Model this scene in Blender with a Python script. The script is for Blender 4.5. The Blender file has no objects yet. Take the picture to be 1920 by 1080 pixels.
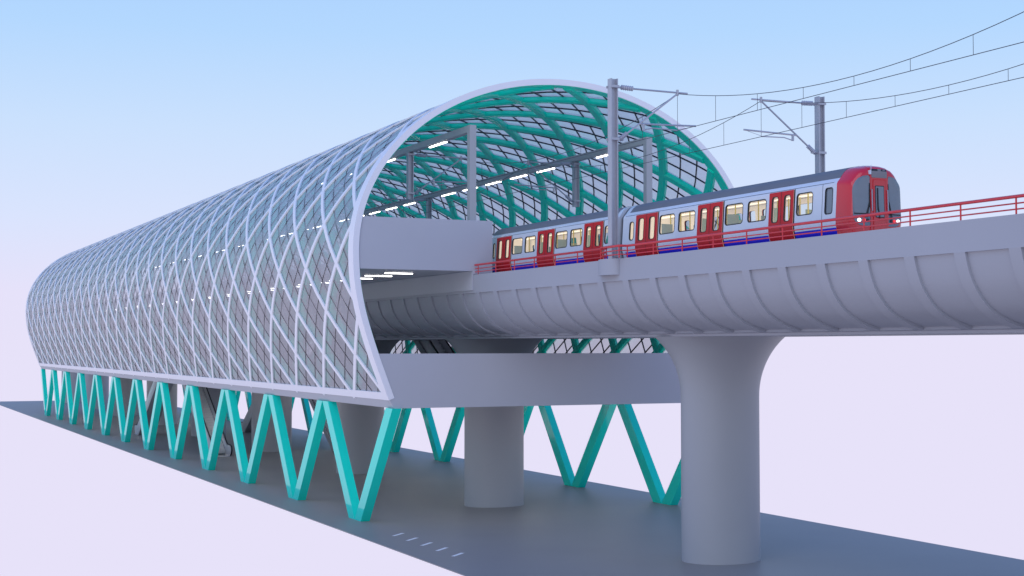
import bpy, math, random
from mathutils import Vector
random.seed(7)
sc = bpy.context.scene
COL = sc.collection
PI = math.pi
R = math.radians

# ------------------------------------------------------------------ materials
def mat(name, base, rough=0.5, metal=0.0, spec=0.5, var=0.05, vscale=3.0, bump=0.0, bscale=20.0, emit=None, estr=0.0, coat=0.0):
    m = bpy.data.materials.new(name); m.use_nodes = True
    nt = m.node_tree; N = nt.nodes; L = nt.links
    b = N['Principled BSDF']
    b.inputs['Roughness'].default_value = rough
    b.inputs['Metallic'].default_value = metal
    b.inputs['Specular IOR Level'].default_value = spec
    b.inputs['Coat Weight'].default_value = coat
    c = (base[0], base[1], base[2], 1)
    if var > 0:
        tc = N.new('ShaderNodeTexCoord')
        no = N.new('ShaderNodeTexNoise'); no.inputs['Scale'].default_value = vscale; no.inputs['Detail'].default_value = 4
        L.new(tc.outputs['Object'], no.inputs['Vector'])
        mx = N.new('ShaderNodeMix'); mx.data_type = 'RGBA'
        mx.inputs[6].default_value = (base[0]*(1-var), base[1]*(1-var), base[2]*(1-var), 1)
        mx.inputs[7].default_value = (min(1, base[0]*(1+var)), min(1, base[1]*(1+var)), min(1, base[2]*(1+var)), 1)
        L.new(no.outputs['Fac'], mx.inputs[0]); L.new(mx.outputs[2], b.inputs['Base Color'])
        if bump > 0:
            n2 = N.new('ShaderNodeTexNoise'); n2.inputs['Scale'].default_value = bscale; n2.inputs['Detail'].default_value = 5
            L.new(tc.outputs['Object'], n2.inputs['Vector'])
            bp = N.new('ShaderNodeBump'); bp.inputs['Strength'].default_value = bump; bp.inputs['Distance'].default_value = 0.02
            L.new(n2.outputs['Fac'], bp.inputs['Height']); L.new(bp.outputs['Normal'], b.inputs['Normal'])
    else:
        b.inputs['Base Color'].default_value = c
    if emit:
        b.inputs['Emission Color'].default_value = (*emit, 1); b.inputs['Emission Strength'].default_value = estr
    return m

M = {}
M['concrete'] = mat('smooth_pale_concrete', (0.365, 0.375, 0.42), 0.62, var=0.04, vscale=0.35, bump=0.08, bscale=6)
M['deck_conc'] = mat('deck_concrete', (0.44, 0.45, 0.50), 0.55, var=0.04, vscale=0.5, bump=0.05, bscale=5)
M['pier'] = mat('pier_concrete', (0.385, 0.39, 0.41), 0.5, var=0.04, vscale=0.4, bump=0.05, bscale=5)
M['ground'] = mat('slab_asphalt', (0.285, 0.272, 0.265), 0.48, spec=0.22, var=0.07, vscale=0.25, bump=0.05, bscale=9)
M['white'] = mat('white_powder_coat', (0.78, 0.78, 0.83), 0.35, var=0.02, vscale=2)
M['green'] = mat('green_lattice_paint', (0.002, 0.80, 0.55), 0.2, var=0.06, vscale=1.2)
M['teal'] = mat('turquoise_prop_paint', (0.006, 0.80, 0.63), 0.07, spec=0.45, var=0.04, vscale=1.0)
M['black'] = mat('black_mullion', (0.012, 0.012, 0.014), 0.45, var=0.0)
M['rubber'] = mat('black_rubber', (0.01, 0.01, 0.011), 0.5, var=0.0)
M['steel'] = mat('galvanised_steel', (0.42, 0.43, 0.48), 0.35, metal=0.35, var=0.1, vscale=6)
M['frame_steel'] = mat('painted_gantry_steel', (0.36, 0.38, 0.40), 0.5, var=0.06, vscale=3)
M['wire'] = mat('wire', (0.05, 0.05, 0.07), 0.5, var=0.0)
M['insul'] = mat('insulator_porcelain', (0.36, 0.38, 0.45), 0.3, var=0.05)
M['railred'] = mat('red_rail_paint', (0.62, 0.035, 0.045), 0.3, var=0.06, vscale=2)
M['red'] = mat('red_train_paint', (0.62, 0.015, 0.03), 0.18, var=0.05, vscale=1.5, coat=0.5)
M['doorred'] = mat('red_door_paint', (0.56, 0.008, 0.012), 0.4, spec=0.3, var=0.05, vscale=1.5)
M['body'] = mat('train_white_paint', (0.62, 0.67, 0.74), 0.25, var=0.02, vscale=1.5, coat=0.3)
M['roof'] = mat('train_roof_grey', (0.165, 0.175, 0.195), 0.6, spec=0.25, var=0.06, vscale=1.5)
M['blue'] = mat('train_blue_band', (0.012, 0.012, 0.62), 0.35, var=0.03)
M['under'] = mat('underframe', (0.03, 0.03, 0.033), 0.6, var=0.1)
M['cream'] = mat('glowing_interior_cream', (0.80, 0.73, 0.64), 0.5, var=0.06, vscale=1.6, emit=(1.0, 0.91, 0.79), estr=0.27)  # lining itself emits faintly so the car interior looks lit
M['yellow'] = mat('yellow_pole', (0.72, 0.62, 0.14), 0.35, var=0.0)
M['seat'] = mat('moquette_seat', (0.45, 0.03, 0.32), 0.8, var=0.3, vscale=14)
M['seatback'] = mat('green_grey_partition', (0.35, 0.47, 0.42), 0.4, var=0.08)
M['lampgrey'] = mat('lamp_panel_grey', (0.16, 0.19, 0.23), 0.25, var=0.03)
M['darkglass'] = mat('cab_glass', (0.17, 0.20, 0.235), 0.06, spec=0.8, var=0.12, vscale=2.5)
M['dispglass'] = mat('blank_display', (0.22, 0.20, 0.21), 0.35, var=0.05)
M['lampwhite'] = mat('lit_lamp', (1, 1, 1), 0.3, var=0, emit=(1, 0.97, 0.92), estr=1.8)
M['lampred'] = mat('red_lamp', (0.8, 0.03, 0.04), 0.3, var=0, emit=(1, 0.05, 0.06), estr=0.6)
M['tube'] = mat('fluorescent_tube', (1, 1, 1), 0.3, var=0, emit=(1, 0.98, 0.95), estr=6.5)
M['carlight'] = mat('car_ceiling_light', (1, 1, 1), 0.3, var=0, emit=(1, 0.88, 0.66), estr=0.8)
M['mark'] = mat('dash_white', (0.92, 0.92, 0.94), 0.5, var=0.08, vscale=8)  # plain white for the short flat dashes on the ground
M['esc'] = mat('brushed_escalator_steel', (0.66, 0.66, 0.68), 0.25, metal=0.1, var=0.05)
M['escdark'] = mat('escalator_truss', (0.42, 0.425, 0.45), 0.35, metal=0.2, var=0.05)
M['step'] = mat('escalator_steps', (0.75, 0.75, 0.75), 0.5, var=0.08, vscale=8)

def glass_mat():
    m = bpy.data.materials.new('hazy_canopy_glass'); m.use_nodes = True
    nt = m.node_tree; N = nt.nodes; L = nt.links; N.clear()
    out = N.new('ShaderNodeOutputMaterial')
    tc = N.new('ShaderNodeTexCoord')
    no = N.new('ShaderNodeTexNoise'); no.inputs['Scale'].default_value = 1.1; no.inputs['Detail'].default_value = 6; no.inputs['Roughness'].default_value = 0.65
    L.new(tc.outputs['Object'], no.inputs['Vector'])
    cr = N.new('ShaderNodeValToRGB')
    cr.color_ramp.elements[0].position = 0.3; cr.color_ramp.elements[0].color = (0.62, 0.60, 0.61, 1)
    cr.color_ramp.elements[1].position = 0.7; cr.color_ramp.elements[1].color = (0.84, 0.76, 0.76, 1)
    L.new(no.outputs['Fac'], cr.inputs['Fac'])
    n3 = N.new('ShaderNodeTexNoise'); n3.inputs['Scale'].default_value = 2.2; n3.inputs['Detail'].default_value = 3
    L.new(tc.outputs['Object'], n3.inputs['Vector'])
    bp = N.new('ShaderNodeBump'); bp.inputs['Strength'].default_value = 0.25; bp.inputs['Distance'].default_value = 0.03
    L.new(n3.outputs['Fac'], bp.inputs['Height'])
    df = N.new('ShaderNodeBsdfDiffuse'); L.new(cr.outputs['Color'], df.inputs['Color'])
    tl = N.new('ShaderNodeBsdfTranslucent'); L.new(cr.outputs['Color'], tl.inputs['Color'])
    m1 = N.new('ShaderNodeMixShader'); m1.inputs[0].default_value = 0.66
    L.new(df.outputs[0], m1.inputs[1]); L.new(tl.outputs[0], m1.inputs[2])
    tr = N.new('ShaderNodeBsdfTransparent'); tr.inputs['Color'].default_value = (0.92, 0.95, 0.97, 1)
    m2 = N.new('ShaderNodeMixShader'); m2.inputs[0].default_value = 0.40
    L.new(m1.outputs[0], m2.inputs[1]); L.new(tr.outputs[0], m2.inputs[2])
    gl = N.new('ShaderNodeBsdfGlossy'); gl.inputs['Roughness'].default_value = 0.12; gl.inputs['Color'].default_value = (0.85, 0.9, 1, 1)
    L.new(bp.outputs['Normal'], gl.inputs['Normal'])
    lw = N.new('ShaderNodeLayerWeight'); lw.inputs['Blend'].default_value = 0.5; L.new(bp.outputs['Normal'], lw.inputs['Normal'])
    pw = N.new('ShaderNodeMath'); pw.operation = 'POWER'; pw.inputs[1].default_value = 3.2; L.new(lw.outputs['Facing'], pw.inputs[0])
    fr = N.new('ShaderNodeMath'); fr.operation = 'MULTIPLY_ADD'; fr.inputs[1].default_value = 0.55; fr.inputs[2].default_value = 0.05; L.new(pw.outputs[0], fr.inputs[0])
    m3 = N.new('ShaderNodeMixShader'); L.new(fr.outputs[0], m3.inputs[0])
    L.new(m2.outputs[0], m3.inputs[1]); L.new(gl.outputs[0], m3.inputs[2])
    L.new(m3.outputs[0], out.inputs['Surface'])
    return m
M['glass'] = glass_mat()

def pane_mat():
    m = bpy.data.materials.new('train_window_pane'); m.use_nodes = True
    nt = m.node_tree; N = nt.nodes; L = nt.links; N.clear()
    out = N.new('ShaderNodeOutputMaterial')
    tr = N.new('ShaderNodeBsdfTransparent'); tr.inputs['Color'].default_value = (0.93, 0.95, 0.94, 1)
    gl = N.new('ShaderNodeBsdfGlossy'); gl.inputs['Roughness'].default_value = 0.03
    mx = N.new('ShaderNodeMixShader'); mx.inputs[0].default_value = 0.07
    L.new(tr.outputs[0], mx.inputs[1]); L.new(gl.outputs[0], mx.inputs[2])
    L.new(mx.outputs[0], out.inputs['Surface'])
    return m
M['pane'] = pane_mat()

# ------------------------------------------------------------------ helpers
def tag(o, label=None, cat=None, group=None, kind=None):
    if label: o['label'] = label
    if cat: o['category'] = cat
    if group: o['group'] = group
    if kind: o['kind'] = kind
    return o

def thing(name, loc, label, cat, group=None):
    o = bpy.data.objects.new(name, None); COL.objects.link(o); o.location = loc
    o.empty_display_size = 0.3
    return tag(o, label, cat, group)

class MB:
    """collects geometry in world coordinates, links it as one mesh object"""
    def __init__(s): s.v = []; s.f = []
    def add(s, vs, fs):
        k = len(s.v); s.v += [tuple(p) for p in vs]; s.f += [tuple(i + k for i in f) for f in fs]
    def box(s, x0, x1, y0, y1, z0, z1):
        s.add([(x0,y0,z0),(x1,y0,z0),(x1,y1,z0),(x0,y1,z0),(x0,y0,z1),(x1,y0,z1),(x1,y1,z1),(x0,y1,z1)],
              [(0,3,2,1),(4,5,6,7),(0,1,5,4),(1,2,6,5),(2,3,7,6),(3,0,4,7)])
    def prism(s, poly, axis, a0, a1):
        """poly: 2D list; axis 'x': (y,z), 'y': (x,z), 'z': (x,y)"""
        n = len(poly)
        def P(p, a): return {'x': (a, p[0], p[1]), 'y': (p[0], a, p[1]), 'z': (p[0], p[1], a)}[axis]
        vs = [P(p, a0) for p in poly] + [P(p, a1) for p in poly]
        fs = [tuple(range(n)), tuple(range(2*n-1, n-1, -1))]
        for i in range(n): fs.append((i, (i+1) % n + 0, (i+1) % n + n, i + n)[::-1])
        s.add(vs, fs)
    def tube(s, pts, r, seg=8, caps=True):
        pts = [Vector(p) for p in pts]; n = len(pts); rings = []
        prev = None
        for i, p in enumerate(pts):
            t = (pts[min(i+1, n-1)] - pts[max(i-1, 0)]).normalized()
            ref = Vector((0, 0, 1)) if abs(t.z) < 0.9 else Vector((1, 0, 0))
            if prev is None: a = t.cross(ref).normalized()
            else: a = (prev - t * prev.dot(t)).normalized()
            prev = a; b = t.cross(a)
            rr = r[i] if isinstance(r, (list, tuple)) else r
            rings.append([p + (a * math.cos(2*PI*k/seg) + b * math.sin(2*PI*k/seg)) * rr for k in range(seg)])
        vs = [q for rg in rings for q in rg]; fs = []
        for i in range(n-1):
            for k in range(seg):
                fs.append((i*seg+k, i*seg+(k+1) % seg, (i+1)*seg+(k+1) % seg, (i+1)*seg+k))
        if caps: fs += [tuple(range(seg))[::-1], tuple(range((n-1)*seg, n*seg))]
        s.add(vs, fs)
    def build(s, name, m, parent=None, smooth=None):
        me = bpy.data.meshes.new(name)
        off = Vector((0, 0, 0))
        if parent is not None:
            off = parent.location.copy()
            p = parent.parent
            while p is not None: off += p.location; p = p.parent
        me.from_pydata([(a-off.x, b-off.y, c-off.z) for a, b, c in s.v], [], s.f)
        me.materials.append(m); me.update()
        o = bpy.data.objects.new(name, me); COL.objects.link(o)
        if parent is not None: o.parent = parent
        import bmesh
        bm = bmesh.new(); bm.from_mesh(me); bmesh.ops.recalc_face_normals(bm, faces=bm.faces)
        if smooth is not None:
            for f in bm.faces: f.smooth = True
            for e in bm.edges:
                if len(e.link_faces) == 2 and e.calc_face_angle(0) > R(smooth): e.smooth = False
        bm.to_mesh(me); bm.free()
        return o

def copy_tree(o, dy=0, dx=0, flip=None, parent=None):
    c = o.copy(); COL.objects.link(c)
    if parent is not None: c.parent = parent
    else: c.location = (o.location.x + dx, o.location.y + dy, o.location.z)
    for ch in [x for x in bpy.data.objects if x.parent == o]: copy_tree(ch, parent=c)
    return c

ORD = ['first','second','third','fourth','fifth','sixth','seventh','eighth','ninth','tenth','eleventh','twelfth','thirteenth','fourteenth','fifteenth',
       'sixteenth','seventeenth','eighteenth','nineteenth','twentieth']
def ordinal(n):
    if n < 20: return ORD[n]
    tens = {2:'twenty',3:'thirty',4:'forty',5:'fifty'}[(n+1)//10]
    u = (n+1) % 10
    return (tens[:-1] + 'ieth') if u == 0 else tens + '-' + ORD[u-1]

# ------------------------------------------------------------------ world, camera, light
CAMP = Vector((-29.92, 0.0, 7.945))
cam = bpy.data.objects.new('camera', bpy.data.cameras.new('camera')); COL.objects.link(cam)
cam.data.sensor_width = 36; cam.data.lens = 2740/1920*36; cam.data.clip_end = 3000; cam.data.clip_start = 0.1
cam.location = CAMP
cam.rotation_euler = (R(90) + math.atan(108.5/2740), 0, -math.atan(1263/math.hypot(2740, 108.5)))
sc.camera = cam

w = bpy.data.worlds.new('World'); sc.world = w; w.use_nodes = True
nt = w.node_tree; N = nt.nodes; L = nt.links
bg = N['Background']
tc = N.new('ShaderNodeTexCoord'); sx = N.new('ShaderNodeSeparateXYZ'); L.new(tc.outputs['Generated'], sx.inputs[0])
cr = N.new('ShaderNodeValToRGB'); L.new(sx.outputs['Z'], cr.inputs['Fac'])
def lin(c): return tuple(((v/255)/12.92 if v/255 <= 0.04045 else ((v/255+0.055)/1.055)**2.4) for v in c)
stops = [(0.0, (231,226,249)), (0.035, (230,226,250)), (0.085, (218,228,254)), (0.145, (203,225,254)), (0.21, (180,216,255)), (0.27, (168,207,254)), (0.5, (122,170,245)), (1.0, (88,135,230))]
el = cr.color_ramp.elements
el[0].position, el[0].color = stops[0][0], (*lin(stops[0][1]), 1)
el[1].position, el[1].color = stops[-1][0], (*lin(stops[-1][1]), 1)
for p, c in stops[1:-1]:
    e = el.new(p); e.color = (*lin(c), 1)
L.new(cr.outputs['Color'], bg.inputs['Color']); bg.inputs['Strength'].default_value = 1.0

sun = bpy.data.objects.new('sun', bpy.data.lights.new('sun', 'SUN')); COL.objects.link(sun)
sun.data.energy = 0.85; sun.data.angle = R(60); sun.data.color = (1, 0.97, 0.93)
sun.location = (-60, -20, 80)
sun.rotation_euler = Vector((0.55, 0.6, -0.62)).to_track_quat('-Z', 'Y').to_euler()

sc.view_settings.view_transform = 'Standard'; sc.view_settings.look = 'None'; sc.view_settings.exposure = 0

# ------------------------------------------------------------------ constants
YF, YB = 59.2, 179.2
LEN = YB - YF
BAY = 20.7; Y0 = 46.3                    # mast / pier rhythm

# ------------------------------------------------------------------ ground
g = MB(); g.box(-10.08, 10.2, -40, 221, -0.03, 0.0)
tag(g.build('ground', M['ground']), 'dark grey paved strip running under the whole station and viaduct', 'ground', kind='structure')
# ground dashes (45 degrees)
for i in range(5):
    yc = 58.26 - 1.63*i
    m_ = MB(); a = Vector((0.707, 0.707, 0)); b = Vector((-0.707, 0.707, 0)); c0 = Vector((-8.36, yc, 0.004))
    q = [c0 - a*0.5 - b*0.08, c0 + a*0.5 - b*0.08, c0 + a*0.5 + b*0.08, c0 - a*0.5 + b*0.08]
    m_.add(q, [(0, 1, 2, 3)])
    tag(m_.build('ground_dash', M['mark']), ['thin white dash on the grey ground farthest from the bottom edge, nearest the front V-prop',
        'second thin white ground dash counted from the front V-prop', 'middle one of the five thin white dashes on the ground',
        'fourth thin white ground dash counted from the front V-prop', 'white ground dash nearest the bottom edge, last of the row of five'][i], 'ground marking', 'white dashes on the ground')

# ------------------------------------------------------------------ canopy profile
import bisect
low = [(5.62,8.43),(6.51,8.77),(7.4,9.11),(8.42,9.46),(9.25,9.71),(9.89,9.86),(10.51,9.97),(11.2,10.04),(12.09,10.07)]
def half_low(z):
    # smooth (Catmull) interpolation
    zs = [p[0] for p in low]; xs = [p[1] for p in low]
    i = min(max(bisect.bisect_right(zs, z) - 1, 0), len(zs) - 2)
    t = (z - zs[i])/(zs[i+1]-zs[i])
    def m(k):
        if k == len(zs)-1: return 0.0
        if k == 0: return (xs[1]-xs[0])/(zs[1]-zs[0])
        return (xs[k+1]-xs[k-1])/(zs[k+1]-zs[k-1])
    h = zs[i+1]-zs[i]
    return (2*t**3-3*t**2+1)*xs[i] + (t**3-2*t**2+t)*h*m(i) + (-2*t**3+3*t**2)*xs[i+1] + (t**3-t**2)*h*m(i+1)
half = []
for k in range(61):
    z = 5.62 + (12.09-5.62)*k/60; half.append((-half_low(z), z))
for k in range(1, 121):
    a = PI/2*k/120; half.append((-10.07*math.cos(a), 12.09+7.97*math.sin(a)))
PROF = half + [(-x, z) for x, z in half[:-1][::-1]]
CUM = [0.0]
for a, b in zip(PROF, PROF[1:]): CUM.append(CUM[-1] + math.hypot(b[0]-a[0], b[1]-a[1]))
STOT = CUM[-1]; DS = STOT/20; DY = LEN/52
def pf(s):
    s = min(max(s, 0), STOT); i = min(bisect.bisect_right(CUM, s) - 1, len(PROF) - 2)
    t = (s-CUM[i])/(CUM[i+1]-CUM[i])
    return PROF[i][0]*(1-t)+PROF[i+1][0]*t, PROF[i][1]*(1-t)+PROF[i+1][1]*t
def surf(s, y, off=0.0):
    x, z = pf(s); x0, z0 = pf(s-0.15); x1, z1 = pf(s+0.15)
    tx, tz = x1-x0, z1-z0; l = math.hypot(tx, tz); tx /= l; tz /= l
    nx, nz = -tz, tx                       # outward
    return Vector((x+nx*off, y, z+nz*off)), Vector((nx, 0, nz))

canopy = thing('station_canopy', (0, (YF+YB)/2, 5.3), 'long tunnel-shaped glass station canopy with white diagonal lattice outside and green ribs inside', 'station canopy')

def sweep(mb, path, sec):
    """path: list of (s,y); sec: list of (width offset, normal offset) closed cross-section"""
    rings = []; n = len(path)
    P = [surf(s, y) for s, y in path]
    for i in range(n):
        t = (P[min(i+1, n-1)][0] - P[max(i-1, 0)][0]).normalized()
        nrm = P[i][1]; b = t.cross(nrm).normalized()
        rings.append([P[i][0] + b*wd + nrm*no for wd, no in sec])
    k = len(sec)
    vs = [q for rg in rings for q in rg]; fs = []
    for i in range(n-1):
        for j in range(k): fs.append((i*k+j, i*k+(j+1) % k, (i+1)*k+(j+1) % k, (i+1)*k+j))
    fs += [tuple(range(k)), tuple(range((n-1)*k, n*k))[::-1]]
    mb.add(vs, fs)

EDGE_S = 0.30                      # glass starts above the white base band
E0 = 0.16
ROWH = [0, 2.08, 4.17, 6.22, 8.15, 10.03, 11.95, 14.0, 16.2, 18.54, STOT/2]   # arc length of each node row up to the crown
ROWS = ROWH + [STOT - v for v in ROWH[:-1][::-1]]
def row_s(r):
    r = min(max(r, 0.0), 20.0); i = min(int(r), 19); t = r - i
    p = [ROWS[min(max(k, 0), 20)] for k in (i-1, i, i+1, i+2)]
    if i == 0: p[0] = -ROWS[1]
    if i == 19: p[3] = 2*ROWS[20]-ROWS[19]
    return 0.5*(2*p[1]+(p[2]-p[0])*t+(2*p[0]-5*p[1]+4*p[2]-p[3])*t*t+(3*p[1]-p[0]-3*p[2]+p[3])*t**3)
def diag(fam, const, r_lo=0.0, r_hi=20.0, step=0.25):
    """points along r-c=const (fam 0) or r+c=const (fam 1) in index space"""
    if fam == 0: lo, hi = max(r_lo, const+E0), min(r_hi, 52+const-E0)
    else: lo, hi = max(r_lo, const-52+E0), min(r_hi, const-E0)
    if hi - lo < 0.12: return None
    n = max(2, int((hi-lo)/step)+1)
    out = []
    for i in range(n+1):
        r = lo + (hi-lo)*i/n; c = r-const if fam == 0 else const-r
        out.append((row_s(r), YF + 0.12 + c*(LEN-0.24)/52))
    return out
SEC_W = [(-0.118,-0.06),(0.118,-0.06),(0.118,0.018),(-0.118,0.018)]
SEC_G = [(-0.23,-0.11),(0.23,-0.11),(0.23,-0.27),(0.16,-0.345),(-0.16,-0.345),(-0.23,-0.27)]
SEC_M = [(-0.028,-0.10),(0.028,-0.10),(0.011,-0.055),(0.011,-0.03),(-0.011,-0.03),(-0.011,-0.055),(-0.028,-0.10)][:6]
mul = MB()
for fam, rng in ((0, range(-52, 21, 2)), (1, range(0, 73, 2))):
    for c in rng:
        p = diag(fam, c)
        if p:
            q = MB(); sweep(q, p, SEC_G); rib = q.build('lattice_rib', M['green'], canopy, smooth=40)
            q = MB(); sweep(q, p, SEC_W); q.build('cover_strip', M['white'], rib, smooth=40)
        for d in (2/3, 4/3):
            p = diag(fam, c + d, step=0.5)
            if p: sweep(mul, p, SEC_M)
mul.build('mullion_grid', M['black'], canopy)
# glazing
gz = MB(); NS, NY = 120, 52
vs = []; fs = []
for i in range(NS+1):
    s = EDGE_S + (STOT-2*EDGE_S)*i/NS
    for j in range(NY+1): vs.append(surf(s, YF+0.3+(LEN-0.6)*j/NY, -0.045)[0])
for i in range(NS):
    for j in range(NY): fs.append((i*(NY+1)+j, i*(NY+1)+j+1, (i+1)*(NY+1)+j+1, (i+1)*(NY+1)+j))
gz.add(vs, fs); gz.build('glazing', M['glass'], canopy, smooth=60)
# end frames
def arch(mb, y0, y1, o0, o1, s0=0.0, s1=None, n=150):
    s1 = STOT if s1 is None else s1
    rings = []
    for i in range(n+1):
        s = s0 + (s1-s0)*i/n
        rings.append([surf(s, y0, o0)[0], surf(s, y1, o0)[0], surf(s, y1, o1)[0], surf(s, y0, o1)[0]])
    vs = [q for r_ in rings for q in r_]; fs = []
    for i in range(n):
        for j in range(4): fs.append((i*4+j, i*4+(j+1) % 4, (i+1)*4+(j+1) % 4, (i+1)*4+j))
    fs += [(0,1,2,3), tuple(range(n*4, n*4+4))[::-1]]
    mb.add(vs, fs)
for ya, yb, yc, yd in ((YF, YF+0.66, YF+0.05, YF+0.62), (YB-0.66, YB, YB-0.62, YB-0.05)):
    q = MB(); arch(q, ya, yb, -0.24, 0.03); q.build('end_frame', M['white'], canopy, smooth=30)
    q = MB(); arch(q, yc, yd, -0.262, -0.242, 0.25, STOT-0.25); q.build('end_rib', M['green'], canopy, smooth=30)
for sg in (-1, 1):
    q = MB(); q.prism([(sg*8.42,5.618),(sg*8.22,5.262),(sg*7.87,5.262),(sg*7.87,5.618)], 'y', YF+0.315, YB-0.315)
    q.build('base_beam', M['deck_conc'], canopy)
    q = MB(); pts_o = []; pts_i = []
    for k in range(5):
        sv = (EDGE_S+0.04)*k/4; sv = sv if sg < 0 else STOT-sv
        a_ = surf(sv, 0, 0.02)[0]; b_ = surf(sv, 0, -0.2)[0]; pts_o.append((a_.x, a_.z)); pts_i.append((b_.x, b_.z))
    q.prism(pts_o + pts_i[::-1], 'y', YF+0.661, YB-0.661); q.build('base_band', M['white'], canopy)

# ------------------------------------------------------------------ V props
def v_prop(sg, i):
    yc = YF - 0.1 + 5 + 10*i
    lab = 'turquoise V-shaped steel prop, %s from the near end in the %s row' % (ordinal(i), 'left' if sg < 0 else 'right')
    t = thing('steel_prop', (sg*8.1, yc, 0), lab, 'steel prop', 'turquoise V-shaped props under the left edge' if sg < 0 else 'turquoise V-shaped props under the right edge')
    x0, x1 = (7.9, 8.33)
    xa, xb = (sg*x0, sg*x1) if sg > 0 else (sg*x1, sg*x0)
    for d in (-1, 1):
        e = 0.0 if d < 0 else 0.0
        poly = [(yc + d*0.86, 0.0), (yc + d*4.99, 5.258), (yc + d*4.13, 5.258), (yc, 0.012+e), (yc, 0.0)]
        if d > 0: xa2, xb2 = xa+0.002, xb-0.002
        else: xa2, xb2 = xa, xb
        q = MB(); q.prism(poly, 'x', xa2, xb2); q.build('strut', M['teal'], t)
for sg in (-1, 1):
    for i in range(12): v_prop(sg, i)

# ------------------------------------------------------------------ concourse deck + platforms
deck = thing('concourse_deck', (0, (YF+YB)/2, 5.27), 'grey concrete lower deck across the station with a plain solid front wall', 'concourse deck')
q = MB(); 
holes = [(sg*4.8, ya, yb) for sg in (-1, 1) for ya, yb in ((111.0, 117.0), (123.5, 129.5))]
q.box(-7.865, -5.5, YF+0.32, YB-0.32, 5.275, 6.0); q.box(5.5, 7.865, YF+0.32, YB-0.32, 5.275, 6.0)
q.box(-4.1, 4.1, YF+0.32, YB-0.32, 5.275, 6.0)
for sg in (-1, 1):
    xa, xb = (4.1, 5.5) if sg > 0 else (-5.5, -4.1)
    for ya, yb in ((YF+0.32, 110.8), (117.0, 123.0), (129.4, YB-0.32)): q.box(xa, xb, ya, yb, 5.275, 6.0)
q.build('slab', M['deck_conc'], deck)
for ya, yb in ((YF+0.03, YF+0.31), (YB-0.31, YB-0.03)):
    q = MB(); poly = [(-8.215,5.258),(8.215,5.258),(8.40,5.60),(8.70,6.72),(9.05,7.61),(-9.05,7.61),(-8.70,6.72),(-8.40,5.60)]
    q.prism(poly, 'y', ya, yb); q.build('end_wall', M['deck_conc'], deck)

for sg in (-1, 1):
    pl = thing('station_platform', (sg*6.7, (YF+YB)/2, 11.25), ('grey concrete left platform with a tall blank end wall beside the train' if sg < 0 else 'grey concrete right platform beyond the far track inside the canopy'), 'platform', 'platforms either side of the tracks')
    q = MB(); xa, xb = sorted((sg*9.46, sg*4.55)); q.box(xa, xb, YF+0.34, YB-0.34, 11.26, 11.75)
    xa, xb = sorted((sg*4.549, sg*3.62)); q.box(xa, xb, YF+0.34, YB-0.34, 11.32, 11.75); q.build('slab', M['deck_conc'], pl)
    for ya, yb in ((YF+0.05, YF+0.33), (YB-0.33, YB-0.05)):
        q = MB(); q.prism([(sg*9.90,11.245),(sg*9.95,12.0),(sg*9.90,12.8),(sg*9.76,13.49),(sg*3.59,13.49),(sg*3.59,11.1),(sg*4.54,11.1),(sg*4.54,11.245)], 'y', ya, yb)
        q.build('end_wall', M['deck_conc'], pl)
    q = MB(); xa, xb = sorted((sg*4.505, sg*4.55)); q.box(xa, xb, YF+0.06, YB-0.06, 10.40, 11.243); q.build('edge_beam', M['deck_conc'], pl)

# ------------------------------------------------------------------ viaduct
via = thing('viaduct', (0, 110, 8.28), 'grey concrete railway viaduct with a curved ribbed underside carrying the tracks through the station', 'viaduct')
Q = [(4.5,11.08),(4.5,10.28),(4.40,9.89),(4.22,9.46),(3.92,9.06),(3.56,8.76),(3.05,8.53),(2.58,8.39)]
def inset(pts, d):
    out = []
    for i, p in enumerate(pts):
        a = pts[max(i-1, 0)]; b = pts[min(i+1, len(pts)-1)]
        tx, tz = b[0]-a[0], b[1]-a[1]; l = math.hypot(tx, tz)
        out.append((p[0]+tz/l*d, p[1]-tx/l*d))
    return out
def smoothcurve(pts, n=4):
    out = []
    for i in range(len(pts)-1):
        p0 = pts[max(i-1,0)]; p1 = pts[i]; p2 = pts[i+1]; p3 = pts[min(i+2, len(pts)-1)]
        for k in range(n):
            t = k/n
            out.append(tuple(0.5*((2*p1[a])+(-p0[a]+p2[a])*t+(2*p0[a]-5*p1[a]+4*p2[a]-p3[a])*t*t+(-p0[a]+3*p1[a]-3*p2[a]+p3[a])*t**3) for a in (0,1)))
    return out + [pts[-1]]
CUR = smoothcurve(Q[1:], 4)
REC = inset(CUR, 0.08)
REC = [(x, min(z, 10.278)) for x, z in REC]
REC[0] = (4.42, 10.279)
GY0, GY1 = 10.0, 214.0
gm = MB()
def band(mb, prof, y0, y1, sg):
    n = len(prof); vs = [(sg*x, y0, z) for x, z in prof] + [(sg*x, y1, z) for x, z in prof]
    mb.add(vs, [(i, i+1, n+i+1, n+i) for i in range(n-1)])
def wallf(mb, pa, pb, y, sg):
    n = len(pa); vs = [(sg*x, y, z) for x, z in pa] + [(sg*x, y, z) for x, z in pb]
    mb.add(vs, [(i, i+1, n+i+1, n+i) for i in range(n-1)])
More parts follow.
